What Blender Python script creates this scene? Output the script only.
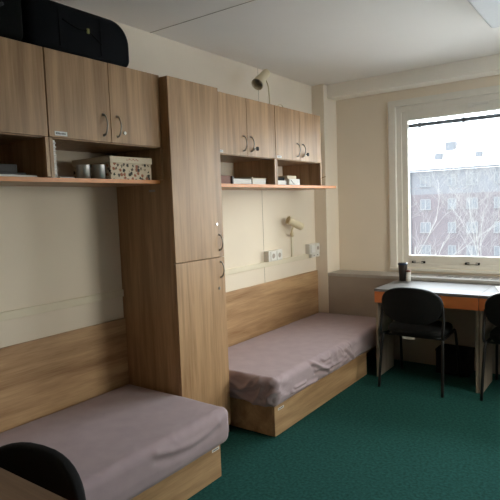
import bpy, bmesh, math, random
from mathutils import Vector, Matrix, noise

for o in list(bpy.data.objects):
    bpy.data.objects.remove(o, do_unlink=True)
SC = bpy.context.scene
COL = SC.collection
PI = math.pi

# ------------------------------------------------------------------ camera
cam_d = bpy.data.cameras.new('camera')
cam_d.sensor_width = 36.0
cam_d.lens = 529.656 / 500 * 36.0
cam_d.clip_start = 0.02
cam_d.clip_end = 400
cam = bpy.data.objects.new('camera', cam_d)
COL.objects.link(cam)
yaw, pitch, roll = 0.625366, -0.083007, -0.036423
F = Vector((-math.sin(yaw) * math.cos(pitch), math.cos(yaw) * math.cos(pitch), math.sin(pitch)))
R0 = Vector((math.cos(yaw), math.sin(yaw), 0))
U0 = R0.cross(F)
RR = math.cos(roll) * R0 + math.sin(roll) * U0
UU = -math.sin(roll) * R0 + math.cos(roll) * U0
cam.matrix_world = Matrix(((RR.x, UU.x, -F.x, 2.55865), (RR.y, UU.y, -F.y, -2.17265), (RR.z, UU.z, -F.z, 1.46775), (0, 0, 0, 1)))
SC.camera = cam

# ------------------------------------------------------------------ exposure, sky, window portal
SC.view_settings.view_transform = 'Standard'
SC.view_settings.look = 'None'
SC.view_settings.gamma = 1
SC.view_settings.use_curve_mapping = False
SC.view_settings.exposure = 0.53
SC.cycles.diffuse_bounces = 8
SC.cycles.max_bounces = 14
SC.cycles.transparent_max_bounces = 12
SKY_HORIZON, SKY_ZENITH = 12.0, 8.0
world = bpy.data.worlds.new('overcast_sky')
SC.world = world
world.use_nodes = True
nt = world.node_tree
nt.nodes.clear()
tc = nt.nodes.new('ShaderNodeTexCoord')
sep = nt.nodes.new('ShaderNodeSeparateXYZ')
mr = nt.nodes.new('ShaderNodeMapRange')
mr.inputs['From Min'].default_value = 0.0
mr.inputs['From Max'].default_value = 0.9
mr.inputs['To Min'].default_value = SKY_HORIZON
mr.inputs['To Max'].default_value = SKY_ZENITH
bg = nt.nodes.new('ShaderNodeBackground')
mx = nt.nodes.new('ShaderNodeMapRange')       # warm tint added to the +x sky to warm the left side, bluish elsewhere
mx.interpolation_type = 'SMOOTHSTEP'
mx.inputs['From Min'].default_value = 0.25
mx.inputs['From Max'].default_value = 0.85
cm = nt.nodes.new('ShaderNodeMix'); cm.data_type = 'RGBA'
cm.inputs['A'].default_value = (0.89, 0.955, 1.03, 1)
cm.inputs['B'].default_value = (0.975, 0.925, 0.82, 1)
wo = nt.nodes.new('ShaderNodeOutputWorld')
nt.links.new(tc.outputs['Generated'], sep.inputs[0])
nt.links.new(sep.outputs['Z'], mr.inputs['Value'])
nt.links.new(mr.outputs[0], bg.inputs['Strength'])
nt.links.new(sep.outputs['X'], mx.inputs['Value'])
nt.links.new(mx.outputs[0], cm.inputs['Factor'])
nt.links.new(cm.outputs['Result'], bg.inputs['Color'])
nt.links.new(bg.outputs[0], wo.inputs['Surface'])

for loc_, rot_, wd_ in (((1.87, 2.86, 1.6), 0.0, 2.3), ((3.84, 1.58, 1.6), -PI / 2, 1.25)):
    pl = bpy.data.lights.new('window_portal', 'AREA')
    pl.shape = 'RECTANGLE'
    pl.size, pl.size_y = wd_, 1.5
    pl.cycles.is_portal = True
    po = bpy.data.objects.new('window_portal', pl)
    COL.objects.link(po)
    po.location = loc_
    po.rotation_euler = (-PI / 2, 0, rot_)

# ------------------------------------------------------------------ materials
def mat(name, color, rough=0.6, metal=0.0, spec=0.5, noise_amt=0.0, noise_scale=20, bump=0.0, bump_scale=200, sheen=0.0):
    m = bpy.data.materials.new(name)
    m.use_nodes = True
    n, l = m.node_tree.nodes, m.node_tree.links
    b = n['Principled BSDF']
    b.inputs['Base Color'].default_value = (*color, 1)
    b.inputs['Roughness'].default_value = rough
    b.inputs['Metallic'].default_value = metal
    b.inputs['Specular IOR Level'].default_value = spec
    if sheen:
        b.inputs['Sheen Weight'].default_value = sheen
    t = n.new('ShaderNodeTexCoord')
    if noise_amt:
        x = n.new('ShaderNodeTexNoise')
        x.inputs['Scale'].default_value = noise_scale
        x.inputs['Detail'].default_value = 6
        l.new(t.outputs['Object'], x.inputs['Vector'])
        r = n.new('ShaderNodeMapRange')
        r.inputs['From Min'].default_value = 0.3
        r.inputs['From Max'].default_value = 0.7
        r.inputs['To Min'].default_value = 1 - noise_amt
        r.inputs['To Max'].default_value = 1 + noise_amt
        l.new(x.outputs['Fac'], r.inputs['Value'])
        v = n.new('ShaderNodeVectorMath')
        v.operation = 'SCALE'
        v.inputs[0].default_value = color
        l.new(r.outputs[0], v.inputs['Scale'])
        l.new(v.outputs[0], b.inputs['Base Color'])
    if bump:
        x = n.new('ShaderNodeTexNoise')
        x.inputs['Scale'].default_value = bump_scale
        x.inputs['Detail'].default_value = 4
        l.new(t.outputs['Object'], x.inputs['Vector'])
        bp = n.new('ShaderNodeBump')
        bp.inputs['Strength'].default_value = bump
        bp.inputs['Distance'].default_value = 0.004
        l.new(x.outputs['Fac'], bp.inputs['Height'])
        l.new(bp.outputs[0], b.inputs['Normal'])
    return m

def wood(name, light, dark, axis, rough=0.42, across=26.0):
    """Sonoma-oak laminate: fine streaks and broad figure stretched along one axis."""
    m = bpy.data.materials.new(name)
    m.use_nodes = True
    n, l = m.node_tree.nodes, m.node_tree.links
    b = n['Principled BSDF']
    b.inputs['Roughness'].default_value = rough
    t = n.new('ShaderNodeTexCoord')
    oi = n.new('ShaderNodeObjectInfo')
    ml = n.new('ShaderNodeMath'); ml.operation = 'MULTIPLY'; ml.inputs[1].default_value = 7.3
    l.new(oi.outputs['Random'], ml.inputs[0])
    ad = n.new('ShaderNodeVectorMath'); ad.operation = 'ADD'
    l.new(t.outputs['Object'], ad.inputs[0]); l.new(ml.outputs[0], ad.inputs[1])
    def layer(along, acr, detail, dist):
        mp = n.new('ShaderNodeMapping')
        s = [acr, acr, acr]; s['xyz'.index(axis)] = along
        mp.inputs['Scale'].default_value = s
        l.new(ad.outputs[0], mp.inputs['Vector'])
        x = n.new('ShaderNodeTexNoise')
        x.inputs['Scale'].default_value = 1.0
        x.inputs['Detail'].default_value = detail
        x.inputs['Roughness'].default_value = 0.6
        x.inputs['Distortion'].default_value = dist
        l.new(mp.outputs[0], x.inputs['Vector'])
        return x
    a = layer(1.2, across, 5, 0.4)
    c = layer(0.7, 6.0, 4, 1.6)
    f = layer(6.0, 150.0, 2, 0.0)
    m1 = n.new('ShaderNodeMath'); m1.operation = 'MULTIPLY_ADD'; m1.inputs[1].default_value = 0.5
    m2 = n.new('ShaderNodeMath'); m2.operation = 'MULTIPLY_ADD'; m2.inputs[1].default_value = 0.34
    m3 = n.new('ShaderNodeMath'); m3.operation = 'MULTIPLY'; m3.inputs[1].default_value = 0.16
    l.new(f.outputs['Fac'], m3.inputs[0])
    l.new(c.outputs['Fac'], m2.inputs[0]); l.new(m3.outputs[0], m2.inputs[2])
    l.new(a.outputs['Fac'], m1.inputs[0]); l.new(m2.outputs[0], m1.inputs[2])
    cr = n.new('ShaderNodeValToRGB')
    cr.color_ramp.elements[0].position = 0.39; cr.color_ramp.elements[0].color = (*dark, 1)
    cr.color_ramp.elements[1].position = 0.59; cr.color_ramp.elements[1].color = (*light, 1)
    l.new(m1.outputs[0], cr.inputs['Fac'])
    l.new(cr.outputs[0], b.inputs['Base Color'])
    bp = n.new('ShaderNodeBump'); bp.inputs['Strength'].default_value = 0.06; bp.inputs['Distance'].default_value = 0.002
    l.new(m1.outputs[0], bp.inputs['Height']); l.new(bp.outputs[0], b.inputs['Normal'])
    return m

OAK_L, OAK_D = (0.50, 0.308, 0.160), (0.285, 0.158, 0.070)
M = {}
M['oak_v'] = wood('oak_laminate_upright', OAK_L, OAK_D, 'z')
M['oak_h'] = wood('oak_laminate_lengthwise', OAK_L, OAK_D, 'y')
M['oak_x'] = wood('oak_laminate_crosswise', OAK_L, OAK_D, 'x')
M['panel'] = wood('oak_laminate_bed_panel', (0.55, 0.355, 0.190), (0.29, 0.155, 0.068), 'y', across=14)
M['base'] = wood('oak_laminate_bed_base', (0.57, 0.36, 0.19), (0.34, 0.195, 0.092), 'y', across=12)
M['deskside'] = wood('grey_oak_desk_side', (0.40, 0.33, 0.255), (0.27, 0.215, 0.16), 'z')
M['browntop'] = wood('brown_oak_desktop', (0.26, 0.155, 0.085), (0.17, 0.095, 0.05), 'x', rough=0.5)
M['desktop'] = wood('grey_oak_desktop', (0.185, 0.175, 0.165), (0.145, 0.135, 0.125), 'x', rough=0.45)
M['desktop'].node_tree.nodes['Principled BSDF'].inputs['Specular IOR Level'].default_value = 0.25
M['orange'] = mat('orange_edge', (0.68, 0.20, 0.055), 0.4, noise_amt=0.06)
M['edge_orange'] = mat('orange_beech_edging', (0.70, 0.27, 0.085), 0.4, noise_amt=0.06)
M['wall'] = mat('cream_painted_plaster', (0.81, 0.722, 0.60), 0.85, noise_amt=0.02, noise_scale=3, bump=0.05, bump_scale=120)
M['wallwhite'] = mat('white_painted_plaster', (0.88, 0.84, 0.76), 0.85, noise_amt=0.02, noise_scale=3)
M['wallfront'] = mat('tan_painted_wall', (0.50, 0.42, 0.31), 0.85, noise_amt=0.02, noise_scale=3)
M['ceiling'] = mat('white_painted_ceiling', (0.80, 0.765, 0.72), 0.9, noise_amt=0.015, noise_scale=2)
M['seam'] = mat('joint_filler', (0.34, 0.30, 0.24), 0.9, noise_amt=0.1)
M['carpet'] = mat('green_needle_felt_carpet', (0.0185, 0.088, 0.076), 0.95, spec=0.1, noise_amt=0.35, noise_scale=60, bump=0.5, bump_scale=500)
M['cover'] = mat('grey_beige_cover_board', (0.36, 0.31, 0.26), 0.5, noise_amt=0.04, noise_scale=8)
M['sill'] = mat('pale_grey_sill_top', (0.42, 0.40, 0.37), 0.4, noise_amt=0.05)
M['slot'] = mat('dark_grille_slot', (0.10, 0.10, 0.10), 0.7, noise_amt=0.05)
M['pvc'] = mat('white_window_lacquer', (0.77, 0.74, 0.67), 0.45, noise_amt=0.02)
M['blindrail'] = mat('grey_aluminium_rail', (0.17, 0.18, 0.20), 0.5, metal=0.2, noise_amt=0.04)
M['sheet'] = mat('mauve_jersey_sheet', (0.41, 0.318, 0.335), 0.9, spec=0.15, noise_amt=0.05, noise_scale=12, bump=0.12, bump_scale=300, sheen=0.15)
M['blackfab'] = mat('black_seat_fabric', (0.010, 0.0105, 0.011), 0.85, spec=0.25, noise_amt=0.15, noise_scale=150, bump=0.2, bump_scale=400)
M['blackmetal'] = mat('black_lacquered_tube', (0.008, 0.008, 0.008), 0.45, spec=0.3, noise_amt=0.05)
M['blackplastic'] = mat('black_plastic', (0.009, 0.009, 0.009), 0.8, spec=0.2, noise_amt=0.05)
M['chrome'] = mat('brushed_steel', (0.55, 0.54, 0.52), 0.28, metal=1.0, noise_amt=0.05, noise_scale=60)
M['bronze'] = mat('antique_steel_handle', (0.40, 0.37, 0.33), 0.3, metal=1.0, noise_amt=0.1, noise_scale=60)
M['paper'] = mat('white_paper', (0.78, 0.77, 0.74), 0.8, noise_amt=0.02)
M['ink'] = mat('dark_print', (0.06, 0.06, 0.07), 0.8, noise_amt=0.05)
M['white'] = mat('white_plastic', (0.74, 0.72, 0.67), 0.45, noise_amt=0.02)
M['trunk'] = mat('cream_painted_plastic', (0.76, 0.69, 0.54), 0.6, noise_amt=0.02)
M['cream'] = mat('cream_enamel', (0.74, 0.64, 0.44), 0.4, noise_amt=0.03)
M['lampinside'] = mat('lamp_reflector_grey', (0.50, 0.44, 0.36), 0.5, noise_amt=0.05)
M['navy'] = mat('navy_black_nylon', (0.0035, 0.0043, 0.0062), 0.85, spec=0.15, noise_amt=0.2, noise_scale=30, bump=0.2, bump_scale=350)
M['blacknylon'] = mat('black_nylon', (0.0025, 0.0026, 0.0025), 0.9, spec=0.2, noise_amt=0.3, noise_scale=18, bump=0.4, bump_scale=60)
M['zip'] = mat('yellow_green_tag', (0.30, 0.30, 0.10), 0.6, noise_amt=0.05)
M['lidwhite'] = mat('cream_box_lid', (0.66, 0.57, 0.43), 0.7, noise_amt=0.03)
M['red'] = mat('faded_red_print', (0.45, 0.20, 0.14), 0.7, noise_amt=0.05)
M['brownbox'] = mat('red_brown_cover', (0.20, 0.075, 0.045), 0.6, noise_amt=0.1)
M['darkbook'] = mat('dark_grey_cover', (0.035, 0.033, 0.035), 0.6, noise_amt=0.1)
M['fixture'] = mat('white_lamp_housing', (0.5, 0.5, 0.49), 0.5, noise_amt=0.02)
M['diffuser'] = mat('prismatic_lamp_cover', (0.46, 0.47, 0.47), 0.5, noise_amt=0.03, noise_scale=80)
M['blue'] = mat('black_lid_sky_tint', (0.02, 0.035, 0.065), 0.15, noise_amt=0.05)  # black lid with the sky's bluish reflection mixed into its colour
M['darkcup'] = mat('dark_printed_cup', (0.025, 0.018, 0.014), 0.35, noise_amt=0.3, noise_scale=60)
M['brass'] = mat('dull_brass', (0.35, 0.26, 0.14), 0.4, metal=1.0, noise_amt=0.05)
# outdoors
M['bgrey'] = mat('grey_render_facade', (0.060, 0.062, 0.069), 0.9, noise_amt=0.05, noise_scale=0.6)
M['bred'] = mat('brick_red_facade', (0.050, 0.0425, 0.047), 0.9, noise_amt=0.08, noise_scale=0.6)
M['bwin'] = mat('facade_window_frame', (0.070, 0.072, 0.076), 0.6, noise_amt=0.03)
M['bglass'] = mat('facade_window_glass', (0.038, 0.042, 0.049), 0.6, noise_amt=0.05, noise_scale=1)
M['snow'] = mat('snow_cover', (0.80, 0.82, 0.85), 0.9, noise_amt=0.03, noise_scale=0.5)
M['yard'] = mat('trodden_winter_yard', (0.52, 0.52, 0.52), 0.9, noise_amt=0.3, noise_scale=0.3)
M['bark'] = mat('frosted_bark', (0.10, 0.098, 0.097), 0.9, noise_amt=0.35, noise_scale=2)

def spotted():
    """cream cardboard with scattered dark and red motifs"""
    m = bpy.data.materials.new('cream_card_with_small_motifs')
    m.use_nodes = True
    n, l = m.node_tree.nodes, m.node_tree.links
    b = n['Principled BSDF']; b.inputs['Roughness'].default_value = 0.7
    t = n.new('ShaderNodeTexCoord')
    v = n.new('ShaderNodeTexVoronoi'); v.inputs['Scale'].default_value = 40; v.inputs['Randomness'].default_value = 0.7
    nz = n.new('ShaderNodeTexNoise'); nz.inputs['Scale'].default_value = 150
    av = n.new('ShaderNodeVectorMath'); av.operation = 'MULTIPLY_ADD'; av.inputs[1].default_value = (0.016, 0.016, 0.016)
    l.new(t.outputs['Object'], nz.inputs['Vector']); l.new(nz.outputs['Color'], av.inputs[0]); l.new(t.outputs['Object'], av.inputs[2])
    l.new(av.outputs[0], v.inputs['Vector'])
    lt = n.new('ShaderNodeMath'); lt.operation = 'LESS_THAN'; lt.inputs[1].default_value = 0.39
    l.new(v.outputs['Distance'], lt.inputs[0])
    cr = n.new('ShaderNodeValToRGB')
    cr.color_ramp.interpolation = 'CONSTANT'
    e = cr.color_ramp.elements
    e[0].position = 0; e[0].color = (0.03, 0.025, 0.02, 1)
    e[1].position = 0.45; e[1].color = (0.30, 0.10, 0.05, 1)
    k = e.new(0.7); k.color = (0.10, 0.07, 0.05, 1)
    sp = n.new('ShaderNodeSeparateColor'); l.new(v.outputs['Color'], sp.inputs[0]); l.new(sp.outputs[0], cr.inputs['Fac'])
    mx = n.new('ShaderNodeMix'); mx.data_type = 'RGBA'
    mx.inputs['A'].default_value = (0.60, 0.50, 0.36, 1)
    l.new(lt.outputs[0], mx.inputs['Factor']); l.new(cr.outputs[0], mx.inputs['B'])
    l.new(mx.outputs['Result'], b.inputs['Base Color'])
    return m
M['spotted'] = spotted()

def glass_mat():
    m = bpy.data.materials.new('window_glass')
    m.use_nodes = True
    n, l = m.node_tree.nodes, m.node_tree.links
    n.clear()
    o = n.new('ShaderNodeOutputMaterial')
    tr = n.new('ShaderNodeBsdfTransparent'); tr.inputs[0].default_value = (0.95, 0.97, 0.97, 1)
    gl = n.new('ShaderNodeBsdfGlossy'); gl.inputs['Roughness'].default_value = 0.02
    mx = n.new('ShaderNodeMixShader')
    fr = n.new('ShaderNodeFresnel'); fr.inputs['IOR'].default_value = 1.3
    l.new(fr.outputs[0], mx.inputs[0]); l.new(tr.outputs[0], mx.inputs[1]); l.new(gl.outputs[0], mx.inputs[2])
    l.new(mx.outputs[0], o.inputs['Surface'])
    return m
M['glass'] = glass_mat()

# ------------------------------------------------------------------ mesh helpers
def B():
    return bmesh.new()

def box(bm, x0, x1, y0, y1, z0, z1, bev=0.0, seg=2):
    t = bmesh.new()
    bmesh.ops.create_cube(t, size=1)
    for v in t.verts:
        v.co = Vector(((x0 + x1) / 2 + v.co.x * (x1 - x0), (y0 + y1) / 2 + v.co.y * (y1 - y0), (z0 + z1) / 2 + v.co.z * (z1 - z0)))
    if bev:
        bmesh.ops.bevel(t, geom=t.edges[:], offset=bev, segments=seg, affect='EDGES', profile=0.5)
    join(bm, t)
    return bm

def join(bm, t, mtx=None):
    if mtx is not None:
        bmesh.ops.transform(t, matrix=mtx, verts=t.verts[:])
    vm = {v: bm.verts.new(v.co) for v in t.verts}
    for f in t.faces:
        try:
            g = bm.faces.new([vm[v] for v in f.verts]); g.smooth = f.smooth
        except ValueError:
            pass
    t.free()

def tube(bm, pts, r, n=8, caps=True):
    pts = [Vector(p) for p in pts]
    rs = r if isinstance(r, (list, tuple)) else [r] * len(pts)
    prev = None
    rings = []
    nrm = None
    for i, p in enumerate(pts):
        if i == 0: d = pts[1] - pts[0]
        elif i == len(pts) - 1: d = pts[-1] - pts[-2]
        else: d = (pts[i + 1] - p).normalized() + (p - pts[i - 1]).normalized()
        d.normalize()
        if nrm is None:
            a = Vector((0, 0, 1)) if abs(d.z) < 0.9 else Vector((1, 0, 0))
            nrm = d.cross(a).normalized()
        else:
            nrm = (nrm - d * nrm.dot(d)).normalized()
        bn = d.cross(nrm)
        rings.append([bm.verts.new(p + (nrm * math.cos(2 * PI * k / n) + bn * math.sin(2 * PI * k / n)) * rs[i]) for k in range(n)])
    for a, b in zip(rings, rings[1:]):
        for k in range(n):
            f = bm.faces.new((a[k], a[(k + 1) % n], b[(k + 1) % n], b[k])); f.smooth = True
    if caps:
        bm.faces.new(rings[0][::-1]); bm.faces.new(rings[-1])
    return bm

def smooth_path(ctrl, n=6):
    """Catmull-Rom through the control points"""
    c = [Vector(p) for p in ctrl]
    c = [c[0] * 2 - c[1]] + c + [c[-1] * 2 - c[-2]]
    out = []
    for i in range(1, len(c) - 2):
        for k in range(n):
            t = k / n
            p0, p1, p2, p3 = c[i - 1], c[i], c[i + 1], c[i + 2]
            out.append(0.5 * ((2 * p1) + (p2 - p0) * t + (2 * p0 - 5 * p1 + 4 * p2 - p3) * t * t + (3 * p1 - p0 - 3 * p2 + p3) * t ** 3))
    out.append(c[-2])
    return out

def lathe(bm, prof, org=(0, 0, 0), axis=(0, 0, 1), n=24, cap0=True, cap1=True):
    """prof: (radius, height along axis)"""
    ax = Vector(axis).normalized()
    a = Vector((1, 0, 0)) if abs(ax.x) < 0.8 else Vector((0, 1, 0))
    u = ax.cross(a).normalized(); w = ax.cross(u)
    org = Vector(org)
    rings = [[bm.verts.new(org + ax * h + (u * math.cos(2 * PI * k / n) + w * math.sin(2 * PI * k / n)) * r) for k in range(n)] for r, h in prof]
    for p, q in zip(rings, rings[1:]):
        for k in range(n):
            f = bm.faces.new((p[k], p[(k + 1) % n], q[(k + 1) % n], q[k])); f.smooth = True
    if cap0: bm.faces.new(rings[0][::-1])
    if cap1: bm.faces.new(rings[-1])
    return bm

def rbox(x0, x1, y0, y1, z0, z1, r, step, disp=None):
    """finely gridded box with rounded edges, displaced along its normals"""
    bm = bmesh.new()
    lo, hi = Vector((x0, y0, z0)), Vector((x1, y1, z1))
    dims = hi - lo
    N = [max(2, int(round(d / step))) for d in dims]
    # sample positions denser towards the rounded rims
    def samples(i):
        d, n = dims[i], N[i]
        k = max(3, int(r / step * 2) + 1)
        s = [r * j / k for j in range(k)] + [r + (d - 2 * r) * j / n for j in range(n)] + [d - r + r * j / k for j in range(k + 1)]
        return [lo[i] + q for q in s]
    S = [samples(i) for i in range(3)]
    for ax in range(3):
        a, b = [i for i in range(3) if i != ax]
        for val in (lo[ax], hi[ax]):
            g = []
            for p in S[a]:
                row = []
                for q in S[b]:
                    c = [0, 0, 0]; c[ax] = val; c[a] = p; c[b] = q
                    row.append(bm.verts.new(c))
                g.append(row)
            for i in range(len(g) - 1):
                for j in range(len(g[0]) - 1):
                    f = bm.faces.new((g[i][j], g[i + 1][j], g[i + 1][j + 1], g[i][j + 1])); f.smooth = True
    bmesh.ops.remove_doubles(bm, verts=bm.verts[:], dist=1e-5)
    bmesh.ops.recalc_face_normals(bm, faces=bm.faces[:])
    for v in bm.verts:
        p = v.co.copy()
        q = Vector([min(max(p[i], lo[i] + r), hi[i] - r) for i in range(3)])
        d = p - q
        n = d.normalized()
        p = q + n * r
        if disp: p = p + n * disp(p, n)
        v.co = p
    return bm

def prism(bm, outline, a0, a1, axis, bev=0.0, seg=2):
    """extrude a 2-D outline (in the other two axes, in xyz order) along axis"""
    t = bmesh.new()
    i = 'xyz'.index(axis); o = [k for k in range(3) if k != i]
    def P(p, a):
        c = [0, 0, 0]; c[i] = a; c[o[0]] = p[0]; c[o[1]] = p[1]; return c
    A = [t.verts.new(P(p, a0)) for p in outline]; Z = [t.verts.new(P(p, a1)) for p in outline]
    fa = t.faces.new(A); fz = t.faces.new(Z[::-1])
    n = len(outline)
    for k in range(n):
        f = t.faces.new((A[k], Z[k], Z[(k + 1) % n], A[(k + 1) % n])); f.smooth = True
    bmesh.ops.recalc_face_normals(t, faces=t.faces[:])
    if bev:
        ed = [e for e in t.edges if e.link_faces and any(f in (fa, fz) for f in e.link_faces)]
        bmesh.ops.bevel(t, geom=ed, offset=bev, segments=seg, affect='EDGES', profile=0.5)
        for f in t.faces: f.smooth = True
    join(bm, t)
    return bm

def round_rect(a0, a1, b0, b1, radii, n=8):
    """radii: corner radii at (a0,b0),(a1,b0),(a1,b1),(a0,b1)"""
    out = []
    for (cx, cy, r, st) in ((a0 + radii[0], b0 + radii[0], radii[0], PI), (a1 - radii[1], b0 + radii[1], radii[1], 1.5 * PI), (a1 - radii[2], b1 - radii[2], radii[2], 0), (a0 + radii[3], b1 - radii[3], radii[3], 0.5 * PI)):
        for k in range(n + 1):
            t = st + 0.5 * PI * k / n
            out.append((cx + r * math.cos(t), cy + r * math.sin(t)))
    return out

def root_of(o):
    while o is not None and o.parent is not None: o = o.parent
    return o

def obj(name, bm, m, parent=None, origin=None, recalc=True):
    """link a bmesh (in world coordinates) as ONE mesh object; parts are stored relative to their thing"""
    if recalc: bmesh.ops.recalc_face_normals(bm, faces=bm.faces[:])
    me = bpy.data.meshes.new(name)
    off = Vector(origin) if origin else Vector((0, 0, 0))
    if parent is not None: off = root_of(parent).location.copy()
    for v in bm.verts: v.co -= off
    bm.to_mesh(me); bm.free()
    me.materials.append(M[m] if isinstance(m, str) else m)
    o = bpy.data.objects.new(name, me)
    COL.objects.link(o)
    if parent is not None: o.parent = parent
    else: o.location = off
    return o

def tag(o, label, cat, group=None):
    o['label'] = label; o['category'] = cat
    if group: o['group'] = group
    return o

def thing(name, label, cat, loc=(0, 0, 0), group=None):
    e = bpy.data.objects.new(name, None)
    e.empty_display_size = 0.1
    COL.objects.link(e)
    e.location = loc
    return tag(e, label, cat, group)

def struct(name, bm, m, parent=None):
    o = obj(name, bm, m, parent)
    if parent is None: o['kind'] = 'structure'
    return o

def copy_tree(o, parent=None):
    c = o.copy(); COL.objects.link(c)
    if parent is not None: c.parent = parent
    for ch in list(o.children): copy_tree(ch, c)
    return c

# ------------------------------------------------------------------ the room
XR, YF, YW, H = 3.74, -3.3, 2.758, 2.61
bm = B(); box(bm, -0.2, XR + 0.2, YF - 0.2, YW + 0.25, -0.2, 0.0); struct('floor', bm, 'carpet')
bm = B(); box(bm, -0.2, XR + 0.2, YF - 0.2, YW + 0.25, H, H + 0.2); ceil = struct('ceiling', bm, 'ceiling')
bm = B(); box(bm, 0.0, XR, 0.3475, 0.3535, H - 0.0015, H + 0.001); obj('joint', bm, 'seam', ceil)
bm = B(); box(bm, -0.2, 0.0, YF - 0.2, YW + 0.25, 0, H); wl = struct('wall_left', bm, 'wall')
bm = B(); box(bm, -0.001, 0.0012, 1.5725, 1.5755, 0.80, H)
obj('joint', bm, 'seam', wl)
WY, W2W = 1.58, 1.35
W2H = W2W / 2 - 0.061           # a second window of the same make in the right wall (corner room)
bm = B()
box(bm, XR, XR + 0.25, YF - 0.2, WY - W2H, 0, H); box(bm, XR, XR + 0.25, WY + W2H, YW + 0.25, 0, H)
box(bm, XR, XR + 0.25, WY - W2H, WY + W2H, 0, 0.83); box(bm, XR, XR + 0.25, WY - W2H, WY + W2H, 2.345, H)
struct('wall_right', bm, 'wallwhite')
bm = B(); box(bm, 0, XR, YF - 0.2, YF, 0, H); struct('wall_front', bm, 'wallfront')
WX0, WX1, WZ0, WZ1 = 0.735, 3.005, 0.83, 2.345
bm = B()
box(bm, 0, WX0, YW, YW + 0.25, 0, H); box(bm, WX1, XR, YW, YW + 0.25, 0, H)
box(bm, WX0, WX1, YW, YW + 0.25, 0, WZ0); box(bm, WX0, WX1, YW, YW + 0.25, WZ1, H)
struct('wall_back', bm, 'wall')
bm = B(); box(bm, 0, 0.131, 2.491, YW, 0, H, 0.004); struct('pillar', bm, 'wall')
bm = B(); box(bm, 0.131, XR, 2.563, YW, 2.486, H, 0.004); struct('ceiling_beam', bm, 'wallwhite')
# board boxing in the radiators below the window
bm = B(); box(bm, 0.1311, XR, 2.494, YW, 0, 0.752); cov = struct('radiator_cover', bm, 'cover')
bm = B(); box(bm, 0.1311, XR, 2.486, YW, 0.752, 0.781, 0.003); sill = obj('sill_board', bm, 'sill', cov)
bm = B()
for k in range(24):
    x = 1.16 + k * 0.075
    box(bm, x, x + 0.055, 2.570, 2.592, 0.7802, 0.7816); box(bm, x, x + 0.055, 2.625, 2.647, 0.7802, 0.7816)
obj('grille', bm, 'slot', cov)

# window: architrave, fixed frame, two sashes each with a pane
def make_window(name, A0, A1, n_sash):
    """a window in the back wall's plane; A0, A1 are the outer edges of its architrave"""
    win = bpy.data.objects.new(name, None); COL.objects.link(win)
    win.location = ((A0 + A1) / 2, YW, 0.8); win['kind'] = 'structure'
    W0, W1, AZ0, AZ1 = A0 + 0.061, A1 - 0.061, 0.803, 2.398
    bm = B()
    box(bm, A0, A0 + 0.07, YW - 0.022, YW + 0.02, AZ0, AZ1, 0.006, 3); box(bm, A1 - 0.07, A1, YW - 0.022, YW + 0.02, AZ0, AZ1, 0.006, 3)
    box(bm, A0 + 0.06, A1 - 0.06, YW - 0.022, YW + 0.02, AZ1 - 0.06, AZ1, 0.006, 3)
    box(bm, A0, A1, YW - 0.03, YW + 0.02, 0.803, 0.828, 0.005, 3)
    obj('architrave', bm, 'pvc', win)
    mid = (A0 + A1) / 2
    bm = B()
    posts = [(W0, A0 + 0.116), (A1 - 0.12, W1)] + ([(mid - 0.025, mid + 0.025)] if n_sash == 2 else [])
    for a, b in posts: box(bm, a, b, YW + 0.01, YW + 0.10, 0.872, 2.285, 0.001)
    box(bm, W0, W1, YW + 0.01, YW + 0.10, 2.285, WZ1, 0.001); box(bm, W0, W1, YW + 0.01, YW + 0.10, WZ0, 0.872, 0.001)
    obj('window_frame', bm, 'pvc', win)
    spans = ((A0 + 0.11, mid - 0.019), (mid + 0.019, A1 - 0.11)) if n_sash == 2 else ((A0 + 0.11, A1 - 0.11),)
    for (a, b) in spans:
        bm = B()
        y0, y1 = YW + 0.022, YW + 0.075
        box(bm, a, a + 0.062, y0, y1, 0.868, 2.29, 0.005); box(bm, b - 0.062, b, y0, y1, 0.868, 2.29, 0.005)
        box(bm, a + 0.06, b - 0.06, y0, y1, 0.868, 0.946, 0.005); box(bm, a + 0.06, b - 0.06, y0, y1, 2.206, 2.29, 0.005)
        sash = obj('sash', bm, 'pvc', win)
        bm = B(); box(bm, a + 0.055, b - 0.055, YW + 0.048, YW + 0.052, 0.94, 2.21); obj('pane', bm, 'glass', sash)
        bm = B(); box(bm, a + 0.056, b - 0.056, YW + 0.058, YW + 0.072, 2.143, 2.178, 0.003)
        for q in (0.11, 0.52, 0.93):
            x = a + 0.06 + (b - a - 0.12) * q; box(bm, x - 0.012, x + 0.012, YW + 0.054, YW + 0.073, 2.136, 2.184, 0.002)
        obj('blind_rail', bm, 'blindrail', sash)
        for q in ((0.10, 0.55) if a < A0 + 0.2 else (0.40, 0.90)):
            x = a + (b - a) * q
            bm = B(); tube(bm, smooth_path([(x, y0, 0.884), (x + 0.006, y0 - 0.018, 0.884), (x + 0.05, y0 - 0.022, 0.885), (x + 0.094, y0 - 0.018, 0.884), (x + 0.10, y0, 0.884)], 5), 0.0042)
            hd = obj('pull_handle', bm, 'white', sash)
            bm = B()
            for e in (x + 0.006, x + 0.094): box(bm, e - 0.017, e + 0.017, y0 - 0.02, y0, 0.874, 0.894, 0.003)
            obj('handle_foot', bm, 'blackplastic', hd)
        x = a + (b - a) * 0.63
        bm = B(); box(bm, x - 0.035, x + 0.10, y0 - 0.024, y0 - 0.010, 2.262, 2.288, 0.006); box(bm, x - 0.07, x - 0.02, y0 - 0.020, y0, 2.250, 2.292, 0.004)
        obj('catch', bm, 'white', sash)
    return win
make_window('window_1', 0.674, 3.066, 2)
w2 = make_window('window_2', 0.0, W2W, 1); w2.location = (XR, WY, 0.8); w2.rotation_euler = (0, 0, -PI / 2)

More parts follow.
